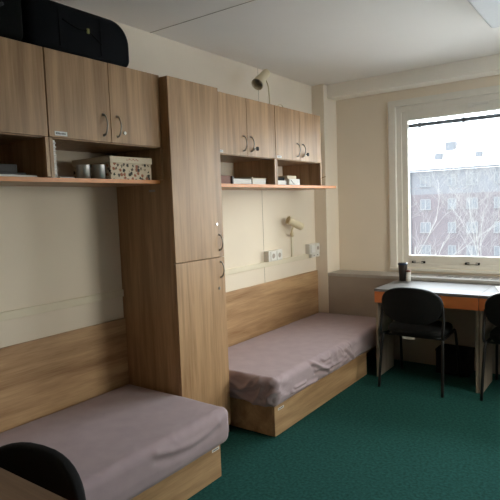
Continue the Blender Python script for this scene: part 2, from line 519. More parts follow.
# ceiling luminaire, switched off
lm = thing('ceiling_lamp', 'long white fluorescent lamp mounted on the ceiling, switched off', 'lamp', (1.91, 1.2, H))
bm = B(); box(bm, 1.815, 2.055, 0.34, 1.54, H - 0.022, H, 0.004); obj('housing', bm, 'fixture', lm)
bm = B(); prism(bm, round_rect(1.802, 2.068, H - 0.082, H - 0.018, (0.035, 0.035, 0.004, 0.004), 6), 0.33, 1.552, 'y', 0.012, 3); obj('diffuser', bm, 'diffuser', lm)

# ------------------------------------------------------------------ cabinets, wardrobe, shelves
def bow_handle(p, length, out, parent, m='bronze', r=0.0042):
    """vertical bow handle standing off a front that faces +x"""
    x, y, z = p
    h = length / 2
    pts = smooth_path([(x, y, z + h), (x + out * 0.55, y, z + h * 0.86), (x + out, y, z), (x + out * 0.55, y, z - h * 0.86), (x, y, z - h)], 6)
    bm = B()
    n = len(pts)
    tube(bm, pts, [r * (0.85 + 0.5 * abs(2 * i / (n - 1) - 1) ** 2) for i in range(n)], 8)
    for s in (1, -1): lathe(bm, [(0.0075, 0), (0.0075, 0.002), (0.005, 0.005)], (x, y, z + s * h), (1, 0, 0), 12)
    return obj('handle', bm, m, parent)

def lock(p, parent, key=False, m='chrome'):
    x, y, z = p
    bm = B(); lathe(bm, [(0.0095, 0), (0.0095, 0.003), (0.0075, 0.0045)], p, (1, 0, 0), 16)
    l_ = obj('lock', bm, m, parent)
    if key:
        bm = B(); tube(bm, [(x + 0.002, y, z), (x + 0.022, y, z)], 0.003, 8)
        prism(bm, round_rect(y - 0.015, y + 0.017, z - 0.014, z + 0.014, (0.011,) * 4, 5), 0, 0.005, 'x', 0)
        # turn the head so that it stands across the shank
        for v in bm.verts:
            if v.co.x < 0.006 and abs(v.co.x - (x + 0.002)) > 0.0005: v.co.x += x + 0.02
        obj('key', bm, 'blackplastic', l_)
    return l_

def sticker(y0, y1, z0, z1, x, parent, marks=True):
    bm = B(); box(bm, x, x + 0.0008, y0, y1, z0, z1)
    s = obj('sticker', bm, 'paper', parent)
    if marks:
        bm = B(); rnd = random.Random(int(y0 * 1000)); y = y0 + 0.006
        while y < y1 - 0.008:
            w = rnd.uniform(0.003, 0.007); box(bm, x + 0.0007, x + 0.0012, y, y + w, z0 + (z1 - z0) * 0.32, z0 + (z1 - z0) * rnd.uniform(0.6, 0.75)); y += w + 0.002
        obj('print', bm, 'ink', s)
    return s

ZT, ZD = 2.209, 1.814
ZSL, ZSR = 1.632, 1.620      # tops of the left and the right shelf boards
def cabinet(y0, y1, depth, label, keyed, locked=True, stick=None, group=None):
    ZS = (ZSL if y1 < 0 else ZSR) + 0.0003
    w = thing('wall_cabinet', label, 'cabinet', (0, (y0 + y1) / 2, ZS), group)
    xb = depth - 0.019
    bm = B()
    t = 0.0185
    box(bm, 0.0005, xb, y0, y0 + t, ZS, ZT - 0.001, 0.001); box(bm, 0.0005, xb, y1 - t, y1, ZS, ZT - 0.001, 0.001)
    box(bm, 0.0005, xb, y0 + t, y1 - t, ZT - 0.019, ZT - 0.001); box(bm, 0.0005, xb, y0 + t, y1 - t, ZD - 0.004, ZD + 0.015)
    obj('body', bm, 'oak_v', w)
    # the niche sides run out to the cabinet's front below the doors
    for a in (y0, y1 - t):
        bm = B(); box(bm, xb, depth - 0.001, a, a + t, ZS, ZD - 0.003, 0.001); obj('side_edge', bm, 'oak_v', w)
    mid = (y0 + y1) / 2
    for k, (a, b) in enumerate(((y0 + 0.0015, mid - 0.0018), (mid + 0.0018, y1 - 0.0015))):
        bm = B(); box(bm, xb + 0.001, depth, a, b, ZD, ZT, 0.0015)
        d = obj('door', bm, 'oak_v', w)
        bow_handle((depth, mid + (-0.045 if k == 0 else 0.042), 1.897), 0.100, 0.030, d)
        if k == 1 and locked: lock((depth, mid + 0.088, 1.868), d, keyed, 'bronze' if keyed else 'chrome')
        if k == 0 and stick: sticker(*stick, depth, d)
    return w

cabinet(-1.439, -0.721, 0.41, 'oak wall cabinet at the far left, cut by the photo edge, under the black bag', False)
cabinet(-0.7185, -0.001, 0.41, 'oak wall cabinet under the navy bag, left of the wardrobe, spotted box in its niche', False, stick=(-0.688, -0.622, 1.822, 1.842))
cabinet(0.493, 1.2115, 0.386, 'oak wall cabinet right of the wardrobe, reading lamp standing on top', True, stick=(0.51, 0.575, 1.822, 1.838))
cabinet(1.2135, 1.932, 0.386, 'oak wall cabinet nearest the window, last of the row, black key in its door', True, stick=(1.228, 1.292, 1.822, 1.838))

def shelf(y0, y1, d, z0, z1, label):
    s = thing('shelf_board', label, 'shelf', (0, (y0 + y1) / 2, z0))
    bm = B(); box(bm, 0.0005, d - 0.002, y0 + 0.002, y1 - 0.002, z0 + 0.0003, z1 - 0.0002); obj('board', bm, 'oak_h', s)
    bm = B(); box(bm, d - 0.002, d, y0, y1, z0, z1, 0.0006); box(bm, 0.0005, d - 0.002, y1 - 0.002, y1, z0, z1)
    obj('edging', bm, 'edge_orange', s)
shelf(-1.441, -0.001, 0.378, 1.611, ZSL, 'orange-edged shelf board under the left wall cabinets')
shelf(0.447, 2.199, 0.386, 1.597, ZSR, 'orange-edged shelf board under the right wall cabinets, running past their end')

wd = thing('wardrobe', 'tall narrow oak wardrobe standing between the two beds', 'wardrobe', (0.23, 0.221, 0))
bm = B()
box(bm, 0.0005, 0.449, 0.0, 0.018, 0.0, 2.199, 0.001); box(bm, 0.0005, 0.449, 0.425, 0.443, 0.0, 2.199, 0.001)
box(bm, 0.0005, 0.449, 0.018, 0.425, 2.18, 2.199); box(bm, 0.0005, 0.449, 0.018, 0.425, 0.06, 0.078); box(bm, 0.0005, 0.02, 0.018, 0.425, 0.078, 2.18)
box(bm, 0.42, 0.436, 0.018, 0.425, 0, 0.06)
obj('body', bm, 'oak_v', wd)
bm = B(); box(bm, 0.450, 0.468, 0.0005, 0.4425, 1.1575, 2.200, 0.0015); d1 = obj('door', bm, 'oak_v', wd)
bm = B(); box(bm, 0.450, 0.468, 0.0005, 0.4425, 0.062, 1.1535, 0.0015); d2 = obj('door', bm, 'oak_v', wd)
bow_handle((0.468, 0.400, 1.247), 0.096, 0.027, d1); bow_handle((0.468, 0.402, 1.077), 0.096, 0.027, d2)
lock((0.468, 0.379, 1.362), d1); lock((0.468, 0.381, 0.960), d2, m='bronze')
bm = B(); box(bm, 0.283, 0.333, -0.0012, 0.0, 1.568, 1.581); obj('plate', bm, 'cover', wd)

# ------------------------------------------------------------------ beds and mattresses
def bed(y0, y1, yp0, yp1, label, x=0.756, gap=False):
    b = thing('bed', label, 'bed', (0.38, (y0 + y1) / 2, 0))
    bm = B()
    ye = 1.955 if gap else y1
    box(bm, x - 0.02, x, y0, ye, 0.004, 0.199, 0.0015)
    obj('side_board', bm, 'base', b)
    bm = B(); box(bm, 0.022, x - 0.02, y0, y0 + 0.02, 0.004, 0.197, 0.001); obj('end_board', bm, 'base', b)
    bm = B(); box(bm, 0.022, x - 0.08, y1 - 0.02, y1, 0.0, 0.197); box(bm, 0.022, 0.04, y0 + 0.02, y1 - 0.02, 0.0, 0.197)
    box(bm, 0.04, x - 0.021, y0 + 0.02, y1 - 0.02, 0.17, 0.197); box(bm, 0.06, x - 0.06, y0 + 0.03, y0 + 0.06, 0, 0.17)
    obj('frame', bm, 'browntop', b)  # oak frame given a darker wood, imitating the shade in the recess
    bm = B(); box(bm, 0.0005, 0.020, yp0, yp1, 0.10, 0.803, 0.001); obj('back_panel', bm, 'panel', b)
    return b
b1 = bed(-2.02, -0.034, -2.03, -0.003, 'low oak bed in the left foreground, beside the wardrobe', 0.768)
b2 = bed(0.525, 2.478, 0.446, 2.488, 'low oak bed between the wardrobe and the desk', 0.756, gap=True)
for (b_, x, y0, y1) in ((b1, 0.768, -0.105, -0.045), (b2, 0.756, 0.565, 0.635)):
    sticker(y0, y1, 0.163, 0.178, x, b_)

def seg_dist(p, line):
    best = 9.0
    for a, b in zip(line, line[1:]):
        ax, ay = a; bx, by = b; dx, dy = bx - ax, by - ay
        t = max(0.0, min(1.0, ((p[0] - ax) * dx + (p[1] - ay) * dy) / (dx * dx + dy * dy)))
        best = min(best, math.hypot(p[0] - ax - dx * t, p[1] - ay - dy * t))
    return best

def crease(p, lines):
    """raised fold with a hollow under it along each polyline"""
    d = 0.0
    for amp, w, line in lines:
        if abs(p[0] - line[0][0]) > 1.0: continue
        d += amp * math.exp(-(seg_dist(p, line) / w) ** 2) - 0.75 * amp * math.exp(-(seg_dist((p[0], p[1] + 1.7 * w), line) / w) ** 2)
    return d

def mattress(x1, y0, y1, seed, label, front=(), end=(), loose=1.0, top=0.390):
    def disp(p, n):
        d = 0.0035 * noise.noise(Vector((p.x * 3, p.y * 2.2, p.z * 3 + seed)))
        d += 0.0012 * noise.noise(Vector((p.x * 11, p.y * 9, seed)))
        s = max(0.0, n.x)                       # long side: diagonal pulls in the sheet
        if s > 0.1:
            w = noise.noise(Vector((p.y * 7 + p.z * 9, p.z * 14 - p.y * 3.0, seed * 2)))
            w2 = noise.noise(Vector((p.y * 14 - p.z * 22, p.z * 12, seed * 3)))
            g = max(0.0, noise.noise(Vector((p.y * 2.1, 0, seed))) + 0.25)
            d += s * g * loose * (0.020 * (1 - abs(w) * 3.0 if abs(w) < 0.333 else 0) + 0.009 * (1 - abs(w2) * 3.0 if abs(w2) < 0.333 else 0))
            d += s * crease((p.y, p.z), front)
            d -= s * 0.010 * max(0.0, (0.28 - p.z) / 0.09)
        e = max(0.0, -n.y)                      # short end: hanging folds
        if e > 0.1:
            w = noise.noise(Vector((p.x * 6 + p.z * 5, p.z * 10 - p.x * 5, seed + 5)))
            d += e * 0.020 * (1 - abs(w) * 3.0 if abs(w) < 0.333 else 0)
            d += e * crease((p.x, p.z), end)
            d -= e * 0.012 * max(0.0, (0.27 - p.z) / 0.08) * (0.5 + 0.5 * math.sin(p.x * 9))
        f = max(0.0, n.z)
        if f > 0.3:                             # soft creases towards the rim of the top
            r = max(0.0, 1 - (x1 - p.x) / 0.22)
            w = noise.noise(Vector((p.x * 5 + p.y * 7, p.y * 4 - p.x * 8, seed + 9)))
            d += f * r * 0.002 * (1 - abs(w) * 4.0 if abs(w) < 0.25 else 0)
        return d
    bm = rbox(0.024, x1, y0, y1, 0.2, top, 0.045, 0.0095, disp)
    for v in bm.verts:
        if v.co.z < 0.2: v.co.z = 0.2
        v.co.x = max(v.co.x, 0.0215)
        v.co.y = min(v.co.y, y1 + 0.002)
    o = obj('mattress', bm, 'sheet', None, (x1 / 2, (y0 + y1) / 2, 0.2))
    return tag(o, label, 'mattress')
mattress(0.832, -2.02, -0.006, 3.1, 'mattress under a mauve fitted sheet on the left foreground bed',
         front=[(0.008, 0.020, [(-0.56, 0.362), (-0.46, 0.338), (-0.32, 0.322), (-0.20, 0.330), (-0.12, 0.352)])], loose=0.25, top=0.400)
mattress(0.790, 0.490, 2.480, 7.7, 'mattress under a mauve fitted sheet on the bed by the desk',
         front=[(0.016, 0.014, [(0.69, 0.250), (0.86, 0.245), (1.02, 0.232)]), (0.010, 0.010, [(0.72, 0.272), (0.86, 0.270)]), (0.015, 0.014, [(0.96, 0.375), (1.08, 0.315), (1.21, 0.255)]),
                (0.013, 0.013, [(1.00, 0.315), (1.16, 0.285), (1.36, 0.275), (1.48, 0.300)]), (0.008, 0.010, [(1.10, 0.365), (1.14, 0.345), (1.22, 0.352)]), (0.010, 0.014, [(1.48, 0.345), (1.60, 0.27), (1.66, 0.22)]),
                (0.008, 0.008, [(1.40, 0.375), (1.42, 0.345)]), (0.008, 0.008, [(1.55, 0.378), (1.57, 0.345)])],
         end=[(0.014, 0.016, [(0.42, 0.335), (0.52, 0.300), (0.62, 0.315), (0.68, 0.365)]), (0.016, 0.018, [(0.42, 0.290), (0.50, 0.245), (0.58, 0.222), (0.70, 0.222)]), (0.012, 0.012, [(0.75, 0.36), (0.725, 0.30), (0.74, 0.235)]), (0.010, 0.010, [(0.70, 0.34), (0.675, 0.28), (0.70, 0.24)])])

# ------------------------------------------------------------------ desks
def desk(x0, x1, yf, yb, label, top='desktop'):
    d = thing('desk', label, 'desk', ((x0 + x1) / 2, (yf + yb) / 2, 0))
    s = 1 if yb > yf else -1
    def bx(bm, xa, xb, ya, yb_, za, zb, bev=0.001):
        lo, hi = sorted((ya, yb_)); return box(bm, xa, xb, lo, hi, za, zb, bev)
    bm = B(); bx(bm, x0, x1, yf, yb, 0.728, 0.750, 0.002); obj('desk_top', bm, top, d)
    bm = B(); bx(bm, x0 + 0.001, x1 - 0.002, yf + s * 0.004, yf + s * 0.022, 0.634, 0.726, 0.0015); obj('drawer_front', bm, 'orange', d)
    for xa in (x0 + 0.002, x1 - 0.023):
        bm = B(); bx(bm, xa, xa + 0.021, yf + s * (0.023 if False else 0.0235), yf + s * 0.37, 0.0, 0.7275); obj('side_panel', bm, 'deskside', d)
    bm = B(); bx(bm, x0 + 0.024, x1 - 0.024, yf + s * 0.03, yf + s * 0.368, 0.64, 0.652); obj('drawer_bottom', bm, 'oak_x', d)
    return d
desk(0.843, 1.653, 1.933, 2.4855, 'oak desk with orange front under the window, dark cup on it')
desk(1.655, 2.465, 1.933, 2.4855, 'orange-fronted desk at the right edge, loose papers on it')
desk(0.845, 1.655, -1.420, -1.973, 'wooden desk corner in the bottom left foreground', 'browntop')

# ------------------------------------------------------------------ chairs (local: sitter faces +y)
def make_chair(label):
    t = thing('office_chair', label, 'chair', (0, 0, 0), 'black upholstered chairs at the desks')
    # seat cushion: rounded trapezium, slightly dished
    def outline(hw_b, hw_f, y0, y1, r):
        pts = round_rect(-1, 1, y0, y1, (r, r, r, r), 8)
        return [((p[0] if abs(p[0]) < 1 - r else p[0]) * (hw_b + (hw_f - hw_b) * (p[1] - y0) / (y1 - y0)), p[1]) for p in pts]
    def supere(a, b, cx, cy, e, n=40):
        o = []
        for k in range(n):
            u = 2 * PI * k / n; c, s = math.cos(u), math.sin(u)
            o.append((cx + a * abs(c) ** (2 / e) * (1 if c >= 0 else -1), cy + b * abs(s) ** (2 / e) * (1 if s >= 0 else -1)))
        return o
    bm = B(); prism(bm, supere(0.232, 0.215, 0, 0.01, 3.2), 0.422, 0.470, 'z', 0.016, 4); obj('seat', bm, 'blackfab', t)
    bm = B(); prism(bm, supere(0.215, 0.198, 0, 0.01, 3.2), 0.412, 0.4225, 'z'); sp = obj('seat_pan', bm, 'blackplastic', t)
    bm = B(); box(bm, -0.075, 0.02, -0.2005, -0.1995, 0.392, 0.411); obj('tag', bm, 'paper', sp)
    # backrest: rounded oval pad, curved about the sitter, leaning back
    bb = bmesh.new(); prism(bb, supere(0.238, 0.145, 0, 0, 2.45), -0.022, 0.020, 'y', 0.014, 4)
    bmesh.ops.subdivide_edges(bb, edges=[e for e in bb.edges if e.calc_length() > 0.1], cuts=2)
    for v in bb.verts:
        x, y, z = v.co
        y += -0.030 + 0.75 * x * x
        v.co = Vector((x, y - 0.205 - z * 0.16, z + 0.662))
    bm = B(); join(bm, bb); obj('backrest', bm, 'blackfab', t)
    for s in (-1, 1):
        bm = B(); tube(bm, smooth_path([(s * 0.245, -0.268, 0.0), (s * 0.240, -0.235, 0.22), (s * 0.232, -0.205, 0.405), (s * 0.226, -0.16, 0.411)], 5), 0.011, 10); lg = obj('leg', bm, 'blackmetal', t)
        bm = B(); tube(bm, smooth_path([(s * 0.243, 0.265, 0.0), (s * 0.235, 0.222, 0.22), (s * 0.226, 0.185, 0.397), (s * 0.220, 0.14, 0.411)], 5), 0.011, 10); obj('leg', bm, 'blackmetal', t)
        bm = B(); tube(bm, smooth_path([(s * 0.222, 0.16, 0.409), (s * 0.226, 0.0, 0.409), (s * 0.232, -0.17, 0.413), (s * 0.240, -0.225, 0.45), (s * 0.240, -0.205, 0.56), (s * 0.232, -0.200, 0.66)], 6), 0.011, 10); obj('side_tube', bm, 'blackmetal', t)
    for y in (0.13, -0.13):
        bm = B(); tube(bm, [(-0.222, y, 0.402), (0.222, y, 0.402)], 0.0095, 8); obj('crossbar', bm, 'blackmetal', t)
    return t
ch = make_chair('black upholstered chair facing the window desk, seen whole from behind')
ch.location = (1.197, 2.005, 0); ch.rotation_euler = (0, 0, 0.01)
c2 = copy_tree(ch); c2.location = (1.945, 2.085, 0); c2.rotation_euler = (0, 0, 0.0)
c2['label'] = 'black chair at the right edge, cut off by the photo'
c3 = copy_tree(ch); c3.location = (1.165, -1.572, 0); c3.rotation_euler = (0, 0, PI + 0.10)
for part in c3.children:
    if part.name.startswith('backrest'): part.location.z -= 0.03       # this chair's back sits a little lower
c3['label'] = 'black chair back rising behind the foreground desk corner'

# ------------------------------------------------------------------ things on top of the cabinets
def soft_bag(name, y0, y1, h, mt, label, cat, radii, x0=0.05, x1=0.388):
    t = thing(name, label, cat, ((x0 + x1) / 2, (y0 + y1) / 2, ZT))
    bm = B(); prism(bm, round_rect(y0, y1, ZT + 0.0005, ZT + h, radii, 10), x0, x1, 'x', 0.028, 4); obj('shell', bm, mt, t)
    return t
bag = soft_bag('suitcase', -0.775, -0.188, 0.232, 'navy', 'navy black soft suitcase lying on the wall cabinet beside the wardrobe', 'suitcase', (0.05, 0.045, 0.115, 0.06), x1=0.398)
for y in (-0.62, -0.385):
    bm = B(); tube(bm, [(0.3985, y, ZT + 0.03), (0.3995, y, ZT + 0.20)], 0.0025, 6); obj('piping', bm, 'blacknylon', bag)
bm = B(); tube(bm, smooth_path([(0.398, -0.60, ZT + 0.155), (0.402, -0.52, ZT + 0.130), (0.403, -0.46, ZT + 0.130), (0.401, -0.38, ZT + 0.085)], 6), 0.004, 8); obj('carry_strap', bm, 'blacknylon', bag)
bm = B(); box(bm, 0.402, 0.409, -0.470, -0.456, ZT + 0.118, ZT + 0.142, 0.002); obj('luggage_tag', bm, 'zip', bag)
bg2 = soft_bag('bag', -1.38, -0.782, 0.25, 'blacknylon', 'black bag lying on the cabinets at the top left corner', 'bag', (0.06, 0.05, 0.05, 0.10), 0.04, 0.384)
bm = B(); tube(bm, smooth_path([(0.380, -1.2, ZT + 0.16), (0.389, -1.1, ZT + 0.10), (0.389, -0.98, ZT + 0.09), (0.380, -0.88, ZT + 0.15)], 6), 0.009, 8); obj('carry_strap', bm, 'blackplastic', bg2)

# gooseneck reading lamp standing on the cabinet
l1 = thing('reading_lamp', 'cream gooseneck reading lamp standing on top of a wall cabinet', 'lamp', (0.2, 1.435, ZT))
bm = B(); lathe(bm, [(0.036, 0.0), (0.036, 0.010), (0.028, 0.020), (0.009, 0.026)], (0.2, 1.435, ZT - 0.0005), (0, 0, 1), 24); obj('foot', bm, 'cream', l1)
neck = smooth_path([(0.2, 1.435, ZT + 0.02), (0.2, 1.435, ZT + 0.10), (0.203, 1.424, ZT + 0.16), (0.210, 1.405, ZT + 0.205), (0.226, 1.345, ZT + 0.242)], 6)
bm = B(); tube(bm, neck, 0.0062, 10); obj('neck', bm, 'cream', l1)
def head(tail, mouth, parent, r0=0.030, r1=0.048):
    tail, mouth = Vector(tail), Vector(mouth); ax = mouth - tail; L = ax.length
    bm = B()
    lathe(bm, [(r0 * 0.5, -0.004), (r0 * 0.9, 0.0), (r0, 0.008), (r0 * 1.04, L * 0.45), (r1 * 0.9, L * 0.7), (r1, L * 0.98), (r1, L), (r1 * 0.93, L), (r1 * 0.86, L * 0.72)], tail, ax, 28, True, False)
    h_ = obj('lamp_shade', bm, 'cream', parent)
    bm = B(); lathe(bm, [(r1 * 0.85, L * 0.74), (r0 * 0.9, L * 0.45), (r0 * 0.85, L * 0.3)], tail, ax, 28, False, True); obj('reflector', bm, 'lampinside', h_)
    bm = B(); lathe(bm, [(0.010, L * 0.30), (0.012, L * 0.45), (0.022, L * 0.58), (0.024, L * 0.68), (0.014, L * 0.78), (0.002, L * 0.80)], tail, ax, 16); obj('bulb', bm, 'lampinside', h_)
    return h_
head((0.225, 1.365, 2.500), (0.228, 1.228, 2.386), l1, 0.034, 0.048)
# small cable loop on the cabinet
bm = B(); tube(bm, smooth_path([(0.30, 1.385, ZT + 0.004), (0.305, 1.392, ZT + 0.03), (0.31, 1.415, ZT + 0.042), (0.315, 1.442, ZT + 0.032), (0.32, 1.455, ZT + 0.004), (0.32, 1.48, ZT + 0.004), (0.31, 1.52, ZT + 0.004)], 6), 0.0035, 8)
tag(obj('cable', bm, 'cream', None, (0.31, 1.42, ZT)), 'loop of cream cable rising beside the lamp on the cabinet', 'cable')

# ------------------------------------------------------------------ trunking, sockets, wall lamp
bm = B(); box(bm, 0.0003, 0.015, -2.45, -0.0015, 0.938, 0.982, 0.002)
tag(obj('cable_trunking', bm, 'trunk', None, (0.01, -1.3, 0.94)), 'white cable trunking on the wall above the left foreground bed', 'trunking')
bm = B(); box(bm, 0.0003, 0.016, 0.446, 2.4895, 0.938, 0.983, 0.002)
tag(obj('cable_trunking', bm, 'trunk', None, (0.01, 1.5, 0.94)), 'white cable trunking on the wall above the bed by the desk', 'trunking')
def outlet(y0, y1, z0, z1, label, faces, group=None):
    t = thing('power_socket', label, 'socket', (0, (y0 + y1) / 2, z0))
    bm = B(); box(bm, 0.0003 if z0 > 0.983 else 0.0163, 0.050, y0, y1, z0, z1, 0.004); obj('housing', bm, 'white', t)
    for (c, z, r, kind) in faces:
        bm = B()
        if kind == 'socket':
            box(bm, 0.0502, 0.056, c - r, c + r, z - r, z + r, 0.003)
            f = obj('faceplate', bm, 'white', t)
            bm = B(); lathe(bm, [(r * 0.55, 0), (r * 0.55, 0.0012)], (0.0555, c, z), (1, 0, 0), 20); obj('socket_well', bm, 'cover', f)
        elif kind == 'switch':
            box(bm, 0.0502, 0.057, c - r, c + r, z - r, z + r, 0.004); obj('rocker', bm, 'paper', t)
        else:
            box(bm, 0.0502, 0.054, c - r, c + r, z - r * 0.7, z + r * 0.7, 0.002); f = obj('faceplate', bm, 'white', t)
            bm = B(); box(bm, 0.0537, 0.0545, c - 0.008, c + 0.008, z - 0.006, z + 0.006); obj('port', bm, 'ink', f)
    return t
outlet(1.572, 1.792, 0.9835, 1.075, 'white double power socket on the trunking, left of the wall lamp', [(1.64, 1.029, 0.040, 'socket'), (1.737, 1.029, 0.040, 'socket')])
outlet(2.285, 2.487, 0.9835, 1.078, 'white switch and socket box on the trunking beside the pillar', [(2.345, 1.032, 0.038, 'switch'), (2.440, 1.032, 0.036, 'socket')])
outlet(2.318, 2.482, 0.945, 0.9825, 'small white data socket under the switch box beside the pillar', [(2.36, 0.964, 0.026, 'data'), (2.435, 0.964, 0.026, 'data')])

l2 = thing('reading_lamp', 'small cream spot lamp fixed to the wall above the far bed', 'lamp', (0.0, 2.04, 0.984))
bm = B(); box(bm, 0.0003, 0.012, 2.020, 2.050, 0.9835, 1.17, 0.002); obj('cable_duct', bm, 'trunk', l2)
bm = B(); lathe(bm, [(0.024, 0), (0.024, 0.012), (0.018, 0.022), (0.006, 0.026)], (0.0003, 2.037, 1.190), (1, 0, 0), 24)
tube(bm, smooth_path([(0.02, 2.037, 1.190), (0.05, 1.985, 1.188), (0.07, 1.935, 1.205), (0.075, 1.925, 1.235), (0.082, 1.94, 1.262), (0.090, 1.955, 1.275)], 6), 0.0085, 10); obj('arm', bm, 'cream', l2)
head((0.125, 2.02, 1.259), (0.06, 1.887, 1.330), l2, 0.034, 0.037)

bm = B(); tube(bm, smooth_path([(0.085, 2.4905, 1.712), (0.082, 2.470, 1.712), (0.098, 2.462, 1.714), (0.125, 2.458, 1.719), (0.150, 2.455, 1.724)], 5), 0.0042, 8)
lathe(bm, [(0.010, 0), (0.010, 0.004)], (0.085, 2.4908, 1.712), (0, -1, 0), 14)
tag(obj('coat_hook', bm, 'brass', None, (0.100, 2.49, 1.713)), 'small brass hook on the pillar, just above the shelf end', 'hook')

# ------------------------------------------------------------------ things in the niches
ZN = ZSL
gb = thing('gift_box', 'cream cardboard box with small dark motifs and a lid, in the left niche', 'box', (0.22, -0.2, ZN))
bm = B(); box(bm, 0.06, 0.370, -0.345, -0.058, ZN, ZN + 0.090, 0.002); obj('body', bm, 'spotted', gb)
bm = B(); box(bm, 0.055, 0.375, -0.350, -0.053, ZN + 0.086, ZN + 0.120, 0.003); lid = obj('lid', bm, 'lidwhite', gb)
bm = B(); y = -0.24
rnd = random.Random(4)
while y < -0.16:
    w = rnd.uniform(0.004, 0.009); z = ZN + 0.102 + rnd.uniform(-0.003, 0.003)
    box(bm, 0.3748, 0.3754, y, y + w, z, z + rnd.uniform(0.003, 0.008)); y += w + 0.003
obj('print', bm, 'red', lid)

def mug(x, y, r, h, label):
    t = thing('steel_mug', label, 'mug', (x, y, ZN), 'steel mugs in the left niche')
    bm = B(); lathe(bm, [(r * 0.9, 0), (r, 0.004), (r, h - 0.003), (r * 1.03, h), (r * 0.97, h), (r * 0.95, h - 0.004), (r * 0.94, 0.006)], (x, y, ZN + 0.0003), (0, 0, 1), 32); obj('cup', bm, 'chrome', t)
    bm = B(); tube(bm, smooth_path([(x - r * 0.97, y, ZN + h * 0.85), (x - r * 1.5, y, ZN + h * 0.78), (x - r * 1.55, y, ZN + h * 0.4), (x - r * 0.97, y, ZN + h * 0.22)], 6), 0.004, 8); obj('handle', bm, 'bronze', t)
mug(0.335, -0.393, 0.034, 0.073, 'steel mug directly left of the spotted box')
mug(0.318, -0.474, 0.034, 0.070, 'steel mug standing between the white booklet and the other mug')

bm = B(); box(bm, 0.10, 0.372, -0.696, -0.664, ZN, ZN + 0.174, 0.002)
for k in range(9): box(bm, 0.368, 0.377, -0.698, -0.662, ZN + 0.012 + k * 0.018, ZN + 0.019 + k * 0.018, 0.002)
tag(obj('booklet', bm, 'paper', None, (0.235, -0.69, ZN)), 'white booklet standing upright against the left niche divider', 'booklet')
bm = B(); box(bm, 0.27, 0.36, -0.640, -0.560, ZN, ZN + 0.006, 0.001)
tag(obj('notepad', bm, 'paper', None, (0.31, -0.61, ZN)), 'thin white pad lying flat on the shelf beside the booklet', 'notepad')

bm = B(); box(bm, 0.12, 0.36, -1.15, -0.760, ZN, ZN + 0.010, 0.001)
tag(obj('magazine', bm, 'paper', None, (0.24, -0.95, ZN)), 'pale magazine lowest in the stack in the far left niche', 'magazine', 'magazines in the far left niche')
bm = B(); box(bm, 0.10, 0.34, -1.18, -0.80, ZN + 0.010, ZN + 0.021, 0.001)
tag(obj('magazine', bm, 'darkbook', None, (0.22, -0.99, ZN + 0.01)), 'dark magazine on the pale one in the far left niche', 'magazine', 'magazines in the far left niche')
bm = B(); box(bm, 0.11, 0.33, -1.17, -0.835, ZN + 0.021, ZN + 0.058, 0.003)
tag(obj('book', bm, 'darkbook', None, (0.22, -1.0, ZN + 0.021)), 'thick dark book on top of the stack in the far left niche', 'book')

ZN = ZSR
bm = B(); box(bm, 0.12, 0.345, 0.545, 0.70, ZN, ZN + 0.058, 0.003)
tag(obj('cigar_box', bm, 'brownbox', None, (0.23, 0.62, ZN)), 'red brown box at the left end of the niche beside the wardrobe', 'box')
fl = thing('ring_binder', 'white ring binder with black spine lying next to the red brown box', 'binder', (0.22, 0.83, ZN))
bm = B(); box(bm, 0.10, 0.35, 0.718, 0.94, ZN, ZN + 0.038, 0.003); obj('pages', bm, 'paper', fl)
bm = B(); box(bm, 0.095, 0.353, 0.706, 0.722, ZN, ZN + 0.055, 0.003); box(bm, 0.10, 0.35, 0.722, 0.94, ZN + 0.038, ZN + 0.042, 0.001); box(bm, 0.10, 0.352, 0.935, 0.945, ZN, ZN + 0.044, 0.002); obj('cover', bm, 'darkbook', fl)
bk = thing('book', 'thick white paperback lying right of the ring binder', 'book', (0.24, 1.04, ZN))
bm = B(); box(bm, 0.14, 0.345, 0.955, 1.125, ZN + 0.003, ZN + 0.043, 0.002); obj('pages', bm, 'paper', bk)
bm = B(); box(bm, 0.138, 0.35, 0.950, 1.128, ZN, ZN + 0.003); box(bm, 0.138, 0.35, 0.946, 1.128, ZN + 0.043, ZN + 0.047); box(bm, 0.138, 0.35, 0.944, 0.955, ZN, ZN + 0.056, 0.003); obj('cover', bm, 'lidwhite', bk)

bm = B(); box(bm, 0.12, 0.35, 1.255, 1.41, ZN, ZN + 0.036, 0.003)
tag(obj('white_box', bm, 'paper', None, (0.235, 1.33, ZN)), 'white carton under the black case in the niche by the window', 'box')
bm = B(); box(bm, 0.15, 0.345, 1.25, 1.395, ZN + 0.036, ZN + 0.060, 0.006)
tag(obj('case', bm, 'blackplastic', None, (0.25, 1.33, ZN + 0.036)), 'black case on the white carton in the niche by the window', 'case')
wb = thing('tissue_box', 'white carton with a dark print in the niche by the window', 'box', (0.27, 1.52, ZN))
bm = B(); box(bm, 0.20, 0.36, 1.435, 1.60, ZN, ZN + 0.050, 0.002); obj('body', bm, 'paper', wb)
bm = B(); tube(bm, [(0.3604, 1.46, ZN + 0.042), (0.3604, 1.50, ZN + 0.012), (0.3604, 1.525, ZN + 0.008)], 0.0018, 6); obj('print', bm, 'ink', wb)
bm = B(); box(bm, 0.21, 0.35, 1.425, 1.565, ZN + 0.050, ZN + 0.076, 0.003)
tag(obj('cream_box', bm, 'lidwhite', None, (0.28, 1.5, ZN + 0.05)), 'small cream box on top of the printed white carton', 'box')

